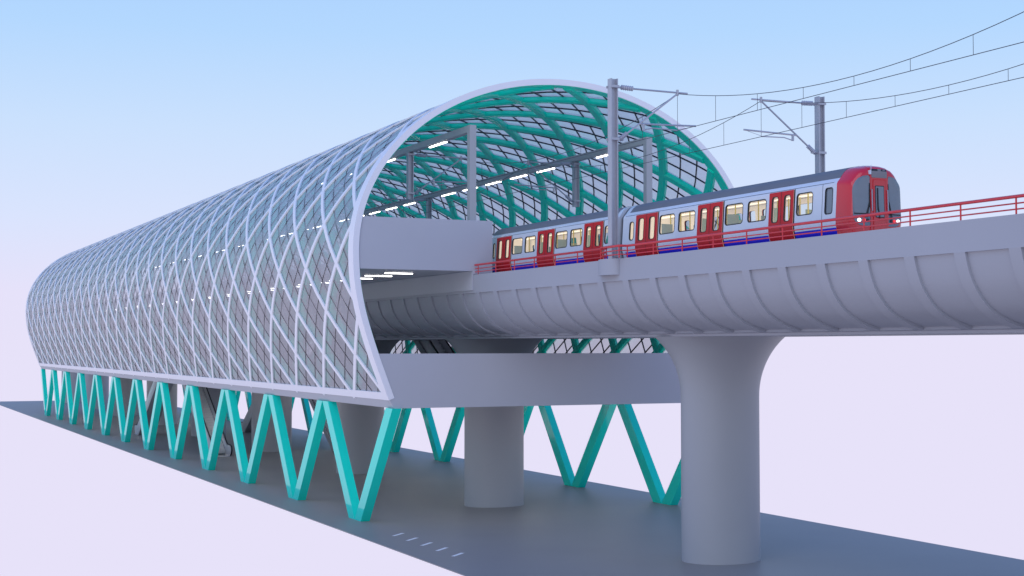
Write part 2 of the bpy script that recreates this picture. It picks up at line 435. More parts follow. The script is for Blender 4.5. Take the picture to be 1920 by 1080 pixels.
for sg in (-1, 1):
    # parapet outer face and rest of the closed section
    band(gm, [(2.58,8.39),(2.42,8.37),(2.40,8.285),(0,8.285)], GY0, GY1, sg)
    band(gm, [(0,10.35),(4.22,10.35),(4.22,11.08),(4.5,11.08),(4.5,10.28)], GY0, GY1, sg)
    # y breakpoints: rib [28.26+1.9k, 28.66+1.9k]
    k0 = int(math.floor((GY0-28.26)/1.9)); y = GY0
    k = k0
    while True:
        ra, rb = 28.26+1.9*k, 28.66+1.9*k
        if ra > GY1: break
        a, b = max(ra, GY0), min(rb, GY1)
        if b > a: band(gm, CUR, a, b, sg)
        pa, pb = max(rb, GY0), min(28.26+1.9*(k+1), GY1)
        if pb > pa:
            band(gm, REC, pa, pb, sg)
            wallf(gm, CUR, REC, pa, sg); wallf(gm, CUR, REC, pb, sg)
            gm.add([(sg*4.5, pa, 10.28), (sg*4.5, pb, 10.28), (sg*REC[0][0], pb, REC[0][1]), (sg*REC[0][0], pa, REC[0][1])], [(0,1,2,3)])
            e = REC[-1]; gm.add([(sg*2.58, pa, 8.39), (sg*2.58, pb, 8.39), (sg*e[0], pb, e[1]), (sg*e[0], pa, e[1])], [(0,1,2,3)])
        k += 1
cap = [(x, z) for x, z in [(4.5,11.08),(4.5,10.28)]] + CUR[1:] + [(2.42,8.37),(2.40,8.285)]
ring = [(4.22,10.35),(4.22,11.08)] + cap
full = ring + [(-x, z) for x, z in ring[::-1]]
for yy in (GY0, GY1): gm.add([(x, yy, z) for x, z in full], [tuple(range(len(full)))])
gm.build('girder', M['concrete'], via, smooth=28)
for sg in (-1, 1):
    for yc in (25.25, Y0+0.35, Y0+7*BAY):
        q = MB()
        poly = [(sg*4.503, yc+0.68)] + [(sg*(4.503+0.33*math.sin(PI*a/20)), yc+0.68*math.cos(PI*a/20)) for a in range(1, 20)] + [(sg*4.503, yc-0.68)]
        q.prism(poly, 'z', 10.50, 11.083); q.build('mast_plinth', M['concrete'], via, smooth=40)
    for tx in (-0.55, 0.55):
        q = MB(); q.box(sg*2.12+tx-0.035, sg*2.12+tx+0.035, GY0, GY1, 10.352, 10.50); q.build('rail', M['steel'], via)

# ------------------------------------------------------------------ piers
def pier(k):
    y = Y0 + 0.1 + BAY*k
    lab = {-1: 'grey concrete viaduct pier standing nearest the viewer'}.get(k)
    if lab is None:
        lab = ['large flared grey concrete pier in front of the station, fully visible at the right',
               'round grey pier just inside the near end of the station, rising through the lower deck'][k] if k < 2 else \
              'grey concrete pier under the station, %s along the row from the one outside' % ordinal(k) if k < 7 else 'grey concrete pier beyond the far end of the station, %s along the row' % ordinal(k)
    t = thing('viaduct_pier', (0, y, 0), lab, 'pier', 'piers under the viaduct')
    zs = [(0.0, 0.0), (6.07, 0.0)]
    for i in range(1, 13):
        h = 2.22*i/12; zs.append((6.07+h, 2.95-math.sqrt(2.95**2-h*h)*1.0))
    n = 64; vs = []; fs = []
    for z, d in zs:
        for a in range(n):
            th = 2*PI*a/n; vs.append(((1.53+d*0.97)*math.cos(th), y+(1.24+d*0.97)*math.sin(th), z))
    for i in range(len(zs)-1):
        for a in range(n): fs.append((i*n+a, i*n+(a+1) % n, (i+1)*n+(a+1) % n, (i+1)*n+a))
    fs.append(tuple(range((len(zs)-1)*n, len(zs)*n)))
    q = MB(); q.add(vs, fs); q.build('pier_shaft', M['pier'], t, smooth=50)
for k in range(0, 9): pier(k)

# ------------------------------------------------------------------ red railing
rl = thing('railing', (-4.45, 40, 11.08), 'red three-rail railing along the near edge of the viaduct beside the train', 'railing')
RX = -4.44
yp = Y0 - 0.05; yq = 25.0
RO = -4.74
path = [(YF+0.0, RX)]
for yc in (yp, yq): path += [(yc+0.79, RX), (yc+0.73, RX-0.05), (yc+0.72, RO+0.05), (yc+0.68, RO), (yc-0.68, RO), (yc-0.72, RO+0.05), (yc-0.73, RX-0.05), (yc-0.79, RX)]
path += [(12.0, RX)]
for nm, z, r in (('top_rail', 11.51, 0.043), ('mid_rail', 11.345, 0.019), ('mid_rail', 11.205, 0.019)):
    q = MB(); q.tube([(x, y, z) for y, x in path], r, 10); q.build(nm, M['railred'], rl, smooth=40)
post_y = [58.87-1.901*i for i in range(24)]
for y in post_y:
    if abs(y-yp) < 1.0 or abs(y-yq) < 1.0 or y < 13: continue
    q = MB(); q.tube([(RX, y, 11.082), (RX, y, 11.5)], 0.022, 8); q.build('post', M['railred'], rl, smooth=40)
for yc in (yp, yq):
    for dy, x in ((1.0, RX), (0.73, RX-0.05), (0.69, RO), (-0.69, RO), (-0.75, RX)):
        q = MB(); q.tube([(x, yc+dy, 11.082), (x, yc+dy, 11.5)], 0.022, 8); q.build('post', M['railred'], rl, smooth=40)

# ------------------------------------------------------------------ catenary masts, arms, wires
def hpoly(cx, cy, a, tf, tw):
    """H section seen from above; flanges face +-x"""
    return [(cx-a, cy-a), (cx-a+tf, cy-a), (cx-a+tf, cy-tw), (cx+a-tf, cy-tw), (cx+a-tf, cy-a), (cx+a, cy-a), (cx+a, cy+a), (cx+a-tf, cy+a), (cx+a-tf, cy+tw), (cx-a+tf, cy+tw), (cx-a+tf, cy+a), (cx-a, cy+a)]
def insulator(mb, a, b, r):
    a = Vector(a); b = Vector(b); pts = []; rs = []
    n = 13
    for i in range(n):
        pts.append(a + (b-a)*i/(n-1)); rs.append(r if i % 2 else r*0.72)
    rs[0] = rs[-1] = r*0.4
    mb.tube(pts, rs, 10)
def catenary(y, sg, z0, z1, name, lab, group):
    mx = sg*4.57
    t = thing(name, (mx, y, z0), lab, 'catenary mast', group)
    q = MB(); q.prism(hpoly(mx, y, 0.14, 0.04, 0.022), 'z', z0, z1); q.build('pole', M['steel'], t)
    X = lambda d: sg*d
    for z in (17.33, 15.42):
        q = MB(); q.box(mx-0.18, mx+0.18, y-0.18, y-0.143, z-0.045, z+0.045); q.box(mx-0.18, mx+0.18, y+0.143, y+0.18, z-0.045, z+0.045)
        q.tube([(mx-sg*0.13, y, z), (mx-sg*0.42, y, z)], 0.035, 8); q.build('bracket', M['steel'], t)
    i1 = MB(); insulator(i1, (X(4.25), y, 17.34), (X(3.72), y, 17.32), 0.10); i1.build('insulator', M['insul'], t, smooth=60)
    i2 = MB(); insulator(i2, (X(4.32), y, 15.42), (X(3.98), y, 15.68), 0.09); i2.build('insulator', M['insul'], t, smooth=60)
    q = MB(); q.tube([(X(3.75), y, 17.32), (X(1.42), y, 17.31)], 0.034, 8)
    q.build('top_tube', M['steel'], t, smooth=40)
    q = MB(); q.tube([(X(4.0), y, 15.66), (X(1.85), y, 17.27)], 0.034, 8)
    q.tube([(X(1.85), y, 17.2), (X(1.85), y, 17.42)], 0.05, 8); q.build('diagonal_tube', M['steel'], t, smooth=40)
    q = MB(); q.tube([(X(3.47), y, 16.05), (X(1.06), y, 16.12)], 0.034, 8)
    q.box(X(3.3)-0.04, X(3.3)+0.04, y-0.03, y+0.03, 15.82, 16.05)
    q.tube([(X(3.3), y, 15.84), (X(2.9), y, 15.93), (X(1.85), y, 15.91)], 0.022, 8)
    q.tube([(X(1.15), y, 16.1), (X(1.85), y, 15.93)], 0.008, 6)
    q.build('registration_arm', M['steel'], t, smooth=40)
    return t
catenary(Y0, -1, 11.08, 17.62, 'catenary_mast', 'tall steel overhead-line mast on the near parapet in front of the train', 'masts on the viaduct')
catenary(Y0, 1, 10.36, 17.62, 'catenary_mast', 'tall steel overhead-line mast rising behind the train on the far side', 'masts on the viaduct')
for k in range(1, 7):
    for sg in (-1, 1):
        catenary(Y0+BAY*k, sg, 15.12, 17.45, 'drop_post', 'short steel overhead-line post hanging from the %s lighting beam, %s from the near end' % ('left' if sg < 0 else 'right', ordinal(k-1)), 'posts hanging inside the station')

for sg, dx in ((-1, -1.85), (1, 1.85)):
    t = thing('overhead_wire', (dx, 100, 15.9), 'thin overhead line with droppers above the %s' % ('track with the train' if sg < 0 else 'empty far track'), 'overhead wire', 'overhead lines above the two tracks')
    ya, yb = Y0-BAY*2, Y0+BAY*6
    def mz(y):
        u = ((y-Y0)/BAY) % 1.0
        return 17.27 - 4*1.08*u*(1-u)
    pts = []; n = int((yb-ya)/0.86)
    for i in range(n+1):
        y = ya+(yb-ya)*i/n; pts.append((dx, y, mz(y)))
    # make sure support points are present
    pts += [(dx, Y0+BAY*k, 17.27) for k in range(-2, 7)]; pts = sorted(set(pts), key=lambda p: p[1])
    q = MB(); q.tube(pts, 0.012, 5); q.build('messenger_wire', M['wire'], t)
    q = MB(); q.tube([(dx, ya, 15.9), (dx, yb, 15.9)], 0.012, 5); q.build('contact_wire', M['wire'], t)
    for k in range(-1, 6):
        for j in range(8):
            y = Y0 + BAY*k + BAY*j/8
            if y < 14 or y > 150: continue
            q = MB(); q.tube([(dx, y, 15.9), (dx, y, mz(y))], 0.008, 5); q.build('dropper', M['wire'], t)

# ------------------------------------------------------------------ lighting gantries and lamps
for sg in (-1, 1):
    t = thing('lighting_gantry', (sg*4.55, YF+0.3, 13.49), 'grey square-section steel lighting beam on end posts along the %s platform' % ('left' if sg < 0 else 'right'), 'lighting gantry', 'lighting beams above the platforms')
    q = MB(); q.box(sg*4.5-0.15, sg*4.5+0.15, YF+0.42, YB-0.42, 17.45, 17.74); q.build('beam', M['frame_steel'], t)
    for ya in (YF+0.12, YB-0.42):
        q = MB(); q.box(sg*4.5-0.155, sg*4.5+0.155, ya, ya+0.298, 13.493, 17.745); q.build('end_post', M['frame_steel'], t)
def lamp(name, x0, x1, y0, y1, z0, z1, lab, group, up):
    t = thing(name, ((x0+x1)/2, (y0+y1)/2, z1), lab, 'strip light', group)
    q = MB(); q.box(x0, x1, y0, y1, (z0+z1)/2, z1); q.build('housing', M['frame_steel'], t)
    q = MB(); e = 0.015
    q.box(x0+e, x1-e, y0+e, y1-e, z0, (z0+z1)/2-0.001); q.build('tube', M['tube'], t)
for sg in (-1, 1):
    n = 0
    for i in range(34):
        y = Y0 + 17.25 + 3.45*i - 0.05
        if abs(((y - Y0) / BAY + 0.5) % 1.0 - 0.5) * BAY < 1.0: continue
        if y + 1.1 > YB - 0.5: break
        lamp('strip_light', sg*4.5-0.07, sg*4.5+0.07, y-1.03, y+1.03, 17.36, 17.447, 'white strip light under the %s lighting beam, %s from the near end' % ('left' if sg < 0 else 'right', ordinal(n)), 'strip lights under the lighting beams', 1)
        n += 1
for i in range(43):
    y = 61.75 + 2.72*i
    if y > YB-1: break
    lamp('soffit_light', -7.75, -6.42, y-0.07, y+0.07, 11.18, 11.257, 'white tube light under the left platform, %s from the near end' % ordinal(i), 'tube lights under the left platform', 1)

M['decktube'] = mat('deck_soffit_tube', (1, 1, 1), 0.3, var=0, emit=(1, 0.96, 0.90), estr=17)
for sg in (-1, 1):
    for i in range(14):
        y = YF + 4.0 + 8.5*i
        if 110 < y + 1.3 and y - 1.3 < 130: continue
        t = thing('deck_light', (sg*4.3, y, 5.27), 'strip light tucked under the lower deck, %s from the near end on the %s side' % (ordinal(i), 'left' if sg < 0 else 'right'), 'strip light', 'strip lights under the lower deck')
        q = MB(); q.box(sg*4.3-0.10, sg*4.3+0.10, y-1.2, y+1.2, 5.235, 5.274); q.build('housing', M['frame_steel'], t)
        q = MB(); q.box(sg*4.3-0.085, sg*4.3+0.085, y-1.17, y+1.17, 5.20, 5.234); q.build('tube', M['decktube'], t)
# ------------------------------------------------------------------ escalators
def escalator(xc, y_foot, d, z_lo, z_hi, lab, group, cat='escalator'):
    """d=+1 rises towards +y"""
    t = thing('escalator', (xc, y_foot, z_lo), lab, cat, group)
    sl = 0.58; run = (z_hi-z_lo)/sl; wd = 0.6
    Y = lambda u: y_foot + d*u
    # truss
    q = MB(); q.prism([(Y(-1.0), z_lo-0.02), (Y(-1.0), z_lo+0.03), (Y(0.3), z_lo+0.03), (Y(run), z_hi), (Y(run+1.0), z_hi), (Y(run+1.0), z_hi-0.7), (Y(run-0.2), z_hi-0.7), (Y(1.1), z_lo-0.02)], 'x', xc-wd-0.1, xc+wd+0.1)
    q.build('truss', M['escdark'], t)
    # steps
    q = MB(); n = int(run/0.3)
    for i in range(n):
        u = 0.3 + i*0.3; z = z_lo + 0.30 + (u)*sl*1.0
        q.box(xc-0.44, xc+0.44, min(Y(u), Y(u+0.32)), max(Y(u), Y(u+0.32)), z-0.3, z+0.02)
    q.box(xc-0.44, xc+0.44, min(Y(-1.0), Y(0.3)), max(Y(-1.0), Y(0.3)), z_lo+0.031, z_lo+0.05)
    q.build('step_band', M['step'], t)
    for s in (-1, 1):
        x0, x1 = sorted((xc+s*(wd-0.12), xc+s*wd))
        poly = [(Y(-1.15), z_lo+0.25), (Y(-1.28), z_lo+0.5), (Y(-1.2), z_lo+0.7), (Y(-0.95), z_lo+0.78), (Y(0.0), z_lo+0.80), (Y(run), z_hi+0.75), (Y(run+1.1), z_hi+0.75), (Y(run+1.3), z_hi+0.5), (Y(run+1.2), z_hi+0.2), (Y(run+1.0), z_hi+0.0), (Y(run), z_hi+0.001), (Y(0.3), z_lo+0.031), (Y(-0.9), z_lo+0.031)]
        q = MB(); q.prism(poly, 'x', x0, x1); b = q.build('balustrade', M['esc'], t)
        q = MB(); xm = (x0+x1)/2
        q.tube([(xm, Y(a), z) for a, z in [(-1.0, z_lo+0.1), (-1.22, z_lo+0.27), (-1.34, z_lo+0.5), (-1.24, z_lo+0.74), (-0.97, z_lo+0.84), (0.0, z_lo+0.86), (run, z_hi+0.81), (run+1.12, z_hi+0.81), (run+1.36, z_hi+0.5), (run+1.2, z_hi+0.15)]], 0.05, 8)
        q.build('handrail', M['rubber'], t, smooth=50)
escalator(-4.8, 104.9, 1, 0.0, 6.0, 'grey escalator climbing away from the viewer behind the left row of props', 'escalators between ground and lower deck')
escalator(-4.8, 133.8, -1, 0.0, 6.0, 'grey escalator climbing towards the viewer behind the left row of props, its dark underside showing', 'escalators between ground and lower deck')
escalator(4.8, 105.2, 1, 0.0, 6.0, 'grey escalator climbing away from the viewer behind the pier on the right side', 'escalators between ground and lower deck')
escalator(4.8, 133.8, -1, 0.0, 6.0, 'grey escalator climbing towards the viewer on the right side, mostly behind the piers', 'escalators between ground and lower deck')
escalator(4.0, 82.2, 1, 6.0, 11.7, 'grey escalator glimpsed between the viaduct underside and the lower deck wall', 'escalators between lower deck and platforms')

# ------------------------------------------------------------------ train
F = 1.00943
XC = -2.12
ty = lambda y: y*F
tz = lambda z: 7.945+(z-7.945)*F
PB = [(10.80,0.86),(11.05,0.90),(11.28,0.99),(11.5,1.045),(11.68,1.05),(12.70,0.985),(12.76,0.965),(12.89,0.85),(12.98,0.78),(13.07,0.705),(13.17,0.57),(13.23,0.37),(13.265,0.17),(13.275,0.0)]
PB = [(tz(z), x) for z, x in PB]
def bx(z):
    for (za, xa), (zb, xb) in zip(PB, PB[1:]):
        if za <= z <= zb: return xa + (xb-xa)*(z-za)/(zb-za)
    return PB[0][1] if z < PB[0][0] else 0.0
ZR = tz(12.89)                          # roof colour break
WB, WT = tz(11.70), tz(12.69)           # window band
def side_quads(mb, y0, y1, z0, z1, sg, off=0.0):
    zs = [z0] + [z for z, _ in PB if z0+1e-4 < z < z1-1e-4] + [z1]
    vs = []; fs = []
    for z in zs:
        for y in (y0, y1): vs.append((XC + sg*(bx(z)+off), y, z))
    for i in range(len(zs)-1): fs.append((2*i, 2*i+1, 2*i+3, 2*i+2))
    mb.add(vs, fs)
def rrect(y0, y1, z0, z1, r, n=5):
    pts = []
    for cy_, cz_, a0 in ((y1-r, z1-r, 0), (y0+r, z1-r, 90), (y0+r, z0+r, 180), (y1-r, z0+r, 270)):
        for i in range(n+1):
            a = R(a0+90*i/n); pts.append((cy_+r*math.cos(a), cz_+r*math.sin(a)))
    return pts
def cell_hole(mb, y0, y1, z0, z1, wy0, wy1, wz0, wz1, r, sg, off=0.0):
    inn = rrect(wy0, wy1, wz0, wz1, r); n = len(inn); k = n//4
    corners = [(y1, z1), (y0, z1), (y0, z0), (y1, z0)]
    vs = [(XC+sg*(bx(z)+off), y, z) for y, z in inn]
    cs = [(XC+sg*(bx(z)+off), y, z) for y, z in corners]
    fs = []
    for c in range(4):
        for i in range(k-1): fs.append((c*k+i, c*k+i+1, n+c))
        fs.append((c*k+k-1, ((c+1)*k) % n, n+(c+1) % 4, n+c))
    mb.add(vs+cs, fs)
def gasket(mb, wy0, wy1, wz0, wz1, r, t, sg, off):
    a = rrect(wy0, wy1, wz0, wz1, r); b = rrect(wy0-t, wy1+t, wz0-t, wz1+t, r+t); n = len(a)
    vs = [(XC+sg*(bx(z)+off), y, z) for y, z in a] + [(XC+sg*(bx(z)+off), y, z) for y, z in b]
    c = [(XC+sg*(bx(z)+off-0.05), y, z) for y, z in a]
    fs = [(i, (i+1) % n, n+(i+1) % n, n+i) for i in range(n)] + [(i, (i+1) % n, 2*n+(i+1) % n, 2*n+i) for i in range(n)]
    mb.add(vs+c, fs)
def pane(mb, wy0, wy1, wz0, wz1, r, sg, off):
    a = rrect(wy0, wy1, wz0, wz1, r); mb.add([(XC+sg*(bx(z)+off), y, z) for y, z in a], [tuple(range(len(a)))])

def win_obj(parent, wy0, wy1, wz0, wz1, r, sg, off, m='pane', t=0.03):
    q = MB(); gasket(q, wy0, wy1, wz0, wz1, r, t, sg, off+0.006); w_ = q.build('window', M['rubber'], parent)
    q = MB(); pane(q, wy0, wy1, wz0, wz1, r, sg, off-0.03); q.build('pane', M[m], w_)

def rail_car(name, y0, y1, wins, doors, lab, cab=False, end_lo=True):
    """wins: (ya, yb, z0, z1, r, mat); doors: (ya, yb, split)"""
    t = thing(name, (XC, (y0+y1)/2, 10.5), lab, 'train car', 'coupled cars of the red and white train')
    body = MB(); lin_ = MB(); LO = -0.05
    for sg in (-1, 1):
        spans = sorted([(a, b, 'd') for a, b, s_ in doors] + [(w_[0], w_[1], w_) for w_ in wins])
        cuts = [y0] + [y for a, b, s_ in doors for y in (a, b)] + [y1]
        cuts.sort()
        for a, b in zip(cuts[::2], cuts[1::2]):        # panels between doors
            if b - a < 1e-3: continue
            side_quads(body, a, b, PB[0][0], WB, sg); side_quads(body, a, b, WT, ZR, sg)
            ws = sorted([w_ for w_ in wins if a-1e-3 <= w_[0] and w_[1] <= b+1e-3])
            side_quads(lin_, a, b, tz(11.1), WB, sg, LO); side_quads(lin_, a, b, WT, tz(12.74), sg, LO)
            if not ws: side_quads(body, a, b, WB, WT, sg); side_quads(lin_, a, b, WB, WT, sg, LO); continue
            edges = [a] + [(p[1]+n_[0])/2 for p, n_ in zip(ws, ws[1:])] + [b]
            for w_, ea, eb in zip(ws, edges, edges[1:]):
                cell_hole(body, ea, eb, WB, WT, w_[0], w_[1], w_[2], w_[3], w_[4], sg); cell_hole(lin_, ea, eb, WB, WT, w_[0], w_[1], w_[2], w_[3], w_[4], sg, LO)
        for a, b, s_ in doors:                          # header above doors
            side_quads(body, a, b, tz(12.735), ZR, sg)
            side_quads(body, a, b, PB[0][0], tz(10.9), sg)
    # cross wall ends
    zs = [z for z, _ in PB]
    for yy in ([y1] if cab else [y0, y1]):
        prof = [(XC-bx(z), yy, z) for z in zs] + [(XC+bx(z), yy, z) for z in zs[::-1]]
        body.add(prof, [tuple(range(len(prof)))])
    for a, b, s_ in doors:
        for sg in (-1, 1):
            side_quads(lin_, a, b, tz(11.1), WB, sg, LO); side_quads(lin_, a, b, WT, tz(12.74), sg, LO)
            for la, lb in ((a, s_), (s_, b)): cell_hole(lin_, la, lb, WB, WT, la+(lb-la)*0.26, lb-(lb-la)*0.26, tz(11.80), tz(12.585), 0.09, sg, LO)
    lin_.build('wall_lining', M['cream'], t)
    body.build('body', M['body'], t, smooth=35)
    # roof
    q = MB(); zs = [ZR] + [z for z, _ in PB if z > ZR+1e-4]
    prof = [(XC-bx(z)-0.004, z+0.003) for z in zs] + [(XC+bx(z)+0.004, z+0.003) for z in zs[::-1][1:]]
    n = len(prof); ya, yb = (y0, y1-0.28) if cab else (y0+0.28, y1-0.05)
    vs = [(x, ya, z) for x, z in prof] + [(x, yb, z) for x, z in prof]
    q.add(vs, [(i, i+1, n+i+1, n+i) for i in range(n-1)]); q.build('roof', M['roof'], t, smooth=50)
    q = MB()
    for yy0, yy1 in ([(yb, y1)] if cab else [(y0, ya), (yb, y1)]):
        p2 = [(x, z-0.006) for x, z in prof]
        vs = [(x, yy0, z) for x, z in p2] + [(x, yy1, z) for x, z in p2]
        q.add(vs, [(i, i+1, n+i+1, n+i) for i in range(n-1)])
    q.build('roof_end', M['body'], t, smooth=50)
    # groove line
    q = MB()
    for sg in (-1, 1):
        side_quads(q, y0+0.15, y1-0.15, tz(12.755), tz(12.768), sg, 0.004)
    q.build('gutter', M['rubber'], t)
    # blue bands
    ends = sorted([y0+0.22 if not cab else y0] + [y for a, b, s_ in doors for y in (a-0.06, b+0.05)] + [y1-0.22])
    for a, b in zip(ends[::2], ends[1::2]):
        if b-a < 0.1: continue
        for sg in (-1, 1):
            q = MB(); side_quads(q, a, b, tz(10.85), tz(11.415), sg, 0.006); q.build('blue_band', M['blue'], t)
    # doors
    for a, b, s_ in doors:
        for sg in (-1, 1):
            q = MB()
            side_quads(q, a-0.06, a, tz(10.9), tz(12.74), sg, 0.007); side_quads(q, b, b+0.012, tz(10.9), tz(12.74), sg, 0.007); side_quads(q, s_-0.008, s_+0.008, tz(10.9), tz(12.735), sg, 0.03)
            q.build('door_seal', M['rubber'], t)
            for la, lb in ((a, s_), (s_, b)):
                wa, wb_ = la+(lb-la)*0.26, lb-(lb-la)*0.26
                q = MB()
                side_quads(q, la, lb, tz(10.9), WB, sg, 0.02); side_quads(q, la, lb, WT, tz(12.735), sg, 0.02)
                cell_hole(q, la, lb, WB, WT, wa, wb_, tz(11.80), tz(12.585), 0.09, sg, 0.02)
                dd = q.build('door', M['doorred'], t, smooth=35)
                win_obj(dd, wa, wb_, tz(11.80), tz(12.585), 0.09, sg, 0.02, t=0.022)
    for w_ in wins:
        for sg in (-1, 1): win_obj(t, w_[0], w_[1], w_[2], w_[3], w_[4], sg, 0.0, w_[5])
    # interior
    iy0, iy1 = (y0+1.15 if cab else y0+0.3), y1-0.3
    q = MB()
    q.box(XC-0.86, XC+0.86, iy0, iy1, tz(11.05), tz(11.08))
    q.box(XC-0.82, XC+0.82, iy0, iy1, tz(12.74), tz(12.76))
    q.box(XC-0.86, XC+0.86, iy0, iy0+0.02, tz(11.08), tz(12.74)); q.box(XC-0.86, XC+0.86, iy1-0.02, iy1, tz(11.08), tz(12.74))
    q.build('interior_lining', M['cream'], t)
    q = MB()
    for s in (-0.42, 0.42): q.box(XC+s-0.06, XC+s+0.06, iy0+0.2, iy1-0.2, tz(12.71), tz(12.738))
    q.build('ceiling_light', M['carlight'], t)
    inner = [(a, b) for a, b in zip([iy0] + [d[1] for d in doors], [d[0] for d in doors] + [iy1]) if b-a > 1.2]
    for a, b in inner:
        for s in (-1, 1):
            q = MB(); x0, x1 = sorted((XC+s*0.50, XC+s*0.93)); q.box(x0, x1, a+0.15, b-0.15, tz(11.1), tz(11.42))
            x0, x1 = sorted((XC+s*0.82, XC+s*0.93)); q.box(x0, x1, a+0.15, b-0.15, tz(11.42), tz(11.77)); q.build('seat', M['seat'], t)
            for yy in (a+0.08, b-0.1):
                q = MB(); x0, x1 = sorted((XC+s*0.45, XC+s*0.90)); q.box(x0, x1, yy, yy+0.025, tz(11.1), tz(12.3)); q.build('partition', M['seatback'], t)
        yy = a+0.3
        while yy < b-0.2:
            q = MB()
            for s in (-0.38, 0.38): q.tube([(XC+s, yy, tz(11.08)), (XC+s, yy, tz(12.74))], 0.022, 6)
            q.build('grab_pole', M['yellow'], t); yy += 0.62
    for a, b, s_ in doors:
        q = MB(); q.tube([(XC, s_, tz(11.08)), (XC, s_, tz(12.74))], 0.022, 6); q.build('grab_pole', M['yellow'], t)
    # underframe
    for yy in (y0+2.4, y1-2.0):
        q = MB(); q.box(XC-0.75, XC+0.75, yy-1.0, yy+1.0, 10.62, 10.93)
        for wy in (-0.7, 0.7):
            for s in (-0.55, 0.55):
                q.prism([(yy+wy+0.3*math.cos(2*PI*i/20), 10.80+0.3*math.sin(2*PI*i/20)) for i in range(20)], 'x', XC+s-0.05, XC+s+0.05)
        q.build('bogie', M['under'], t)
    return t

def W(a, b, z0=11.93, z1=12.565, r=0.10, m='pane'): return (ty(a), ty(b), tz(z0), tz(z1), r, m)
def D(a, b, s=None): return (ty(a), ty(b), ty((a+b)/2 if s is None else s))
JOIN = ty(34.86)
carA = rail_car('train_car', JOIN, ty(47.72),
    [W(35.05, 35.38, 11.86, 12.60, 0.07, 'darkglass'), W(36.02, 36.80), W(38.45, 39.44), W(39.76, 40.76), W(42.68, 43.72), W(44.02, 45.02), W(46.91, 47.2, 11.86, 12.50, 0.10)],
    [D(36.96, 38.25, 37.6), D(40.91, 42.47), D(45.16, 46.72)],
    'leading train car with a red cab front, white sides and red doors', cab=True)
carB = rail_car('train_car', ty(48.14), ty(60.05),
    [W(48.81, 49.13, 11.86, 12.50, 0.10), W(51.03, 52.02), W(52.33, 53.34), W(55.28, 56.28), W(56.57, 57.58), W(59.42, 59.62, 11.86, 12.50, 0.08)],
    [D(49.27, 50.83), D(53.48, 55.05), D(57.70, 59.22)],
    'second train car, white with red doors, partly hidden by the platform end wall')
# gap panel line behind the cab
for sg in (-1, 1):
    q = MB(); side_quads(q, ty(35.52), ty(35.535), tz(10.9), tz(12.75), sg, 0.004); q.build('panel_joint', M['rubber'], carA)
# gangway bellows
q = MB()
for i in range(5):
    ya = ty(47.72)+0.004 + i*0.083; s = 0.9 if i % 2 else 0.84
    prof = [(XC-bx(z)*s, 10.9+(z-PB[0][0])*0.96) for z, _ in PB] + [(XC+bx(z)*s, 10.9+(z-PB[0][0])*0.96) for z, _ in PB[::-1]]
    q.prism(prof, 'y', ya, ya+0.08)
q.build('gangway', M['roof'], carA, smooth=30)

# --- cab front
ZC = tz(11.95); DN = 0.70
OUT = [(x, z) for z, x in PB if z > tz(11.0)]
OUT = [(0.93, tz(10.2)), (0.97, tz(10.9))] + [(x, z) for x, z in OUT if z > tz(11.2)]
OUT = [p for p in OUT if p[1] < tz(13.276)]
def out_r(x, z):
    """ratio of (x,z) to outline, along the ray from (0, ZC)"""
    dx, dz = abs(x), z-ZC
    if dx < 1e-6 and abs(dz) < 1e-6: return 0.0
    poly = [(0.0, tz(10.2))] + OUT
    for (xa, za), (xb, zb) in zip(poly, poly[1:]):
        # solve t*(dx,dz) = A + u*(B-A)
        ex, ez = xb-xa, zb-za; ax, az = xa, za-ZC
        det = dx*(-ez) - (-ex)*dz
        if abs(det) < 1e-9: continue
        tt = (ax*(-ez) + ex*az)/det
        u = (dx*az - dz*ax)/det
        if tt > 0 and -1e-6 <= u <= 1+1e-6: return 1.0/tt
    return 1.0
def fy(x, z):
    r = min(out_r(x, z), 1.0)
    hx = min(abs(x)/1.05, 1.0)
    return JOIN - DN*(1 - 0.55*r**5 - 0.45*hx**2.6*1.0) if r < 1 else JOIN
def fy(x, z):
    r = min(out_r(x, z), 1.0); hx = min(abs(x)/1.05, 1.0)
    lean = 0.10*max(0.0, (z-tz(11.9)))/1.3
    e = min(1.0, 0.2*hx**3 + 0.8*r**22 + lean*(1-r))
    return JOIN - DN*(1-e)
loop = [(-x, z) for x, z in OUT] + [(x, z) for x, z in OUT[::-1]]
# dense outline
dl = []
for a, b in zip(loop, loop[1:]+[loop[0]]):
    nn = max(1, int(math.hypot(b[0]-a[0], b[1]-a[1])/0.06))
    for i in range(nn): dl.append((a[0]+(b[0]-a[0])*i/nn, a[1]+(b[1]-a[1])*i/nn))
n = len(dl); rs = [1.0, 0.995, 0.985, 0.97, 0.95, 0.93, 0.89, 0.84, 0.78, 0.7, 0.6, 0.5, 0.4, 0.3, 0.2, 0.1]
vs = []; fs = []
for r_ in rs:
    for x, z in dl:
        xx, zz = x*r_, ZC+(z-ZC)*r_
        vs.append((XC+xx, JOIN if r_ == 1.0 else fy(xx, zz), zz))
for i in range(len(rs)-1):
    for k in range(n): fs.append((i*n+k, i*n+(k+1) % n, (i+1)*n+(k+1) % n, (i+1)*n+k))
vs.append((XC, fy(0, ZC), ZC)); c = len(vs)-1
for k in range(n): fs.append(((len(rs)-1)*n+k, (len(rs)-1)*n+(k+1) % n, c))
q = MB(); q.add(vs, fs); cabf = q.build('cab_front', M['red'], carA, smooth=50)
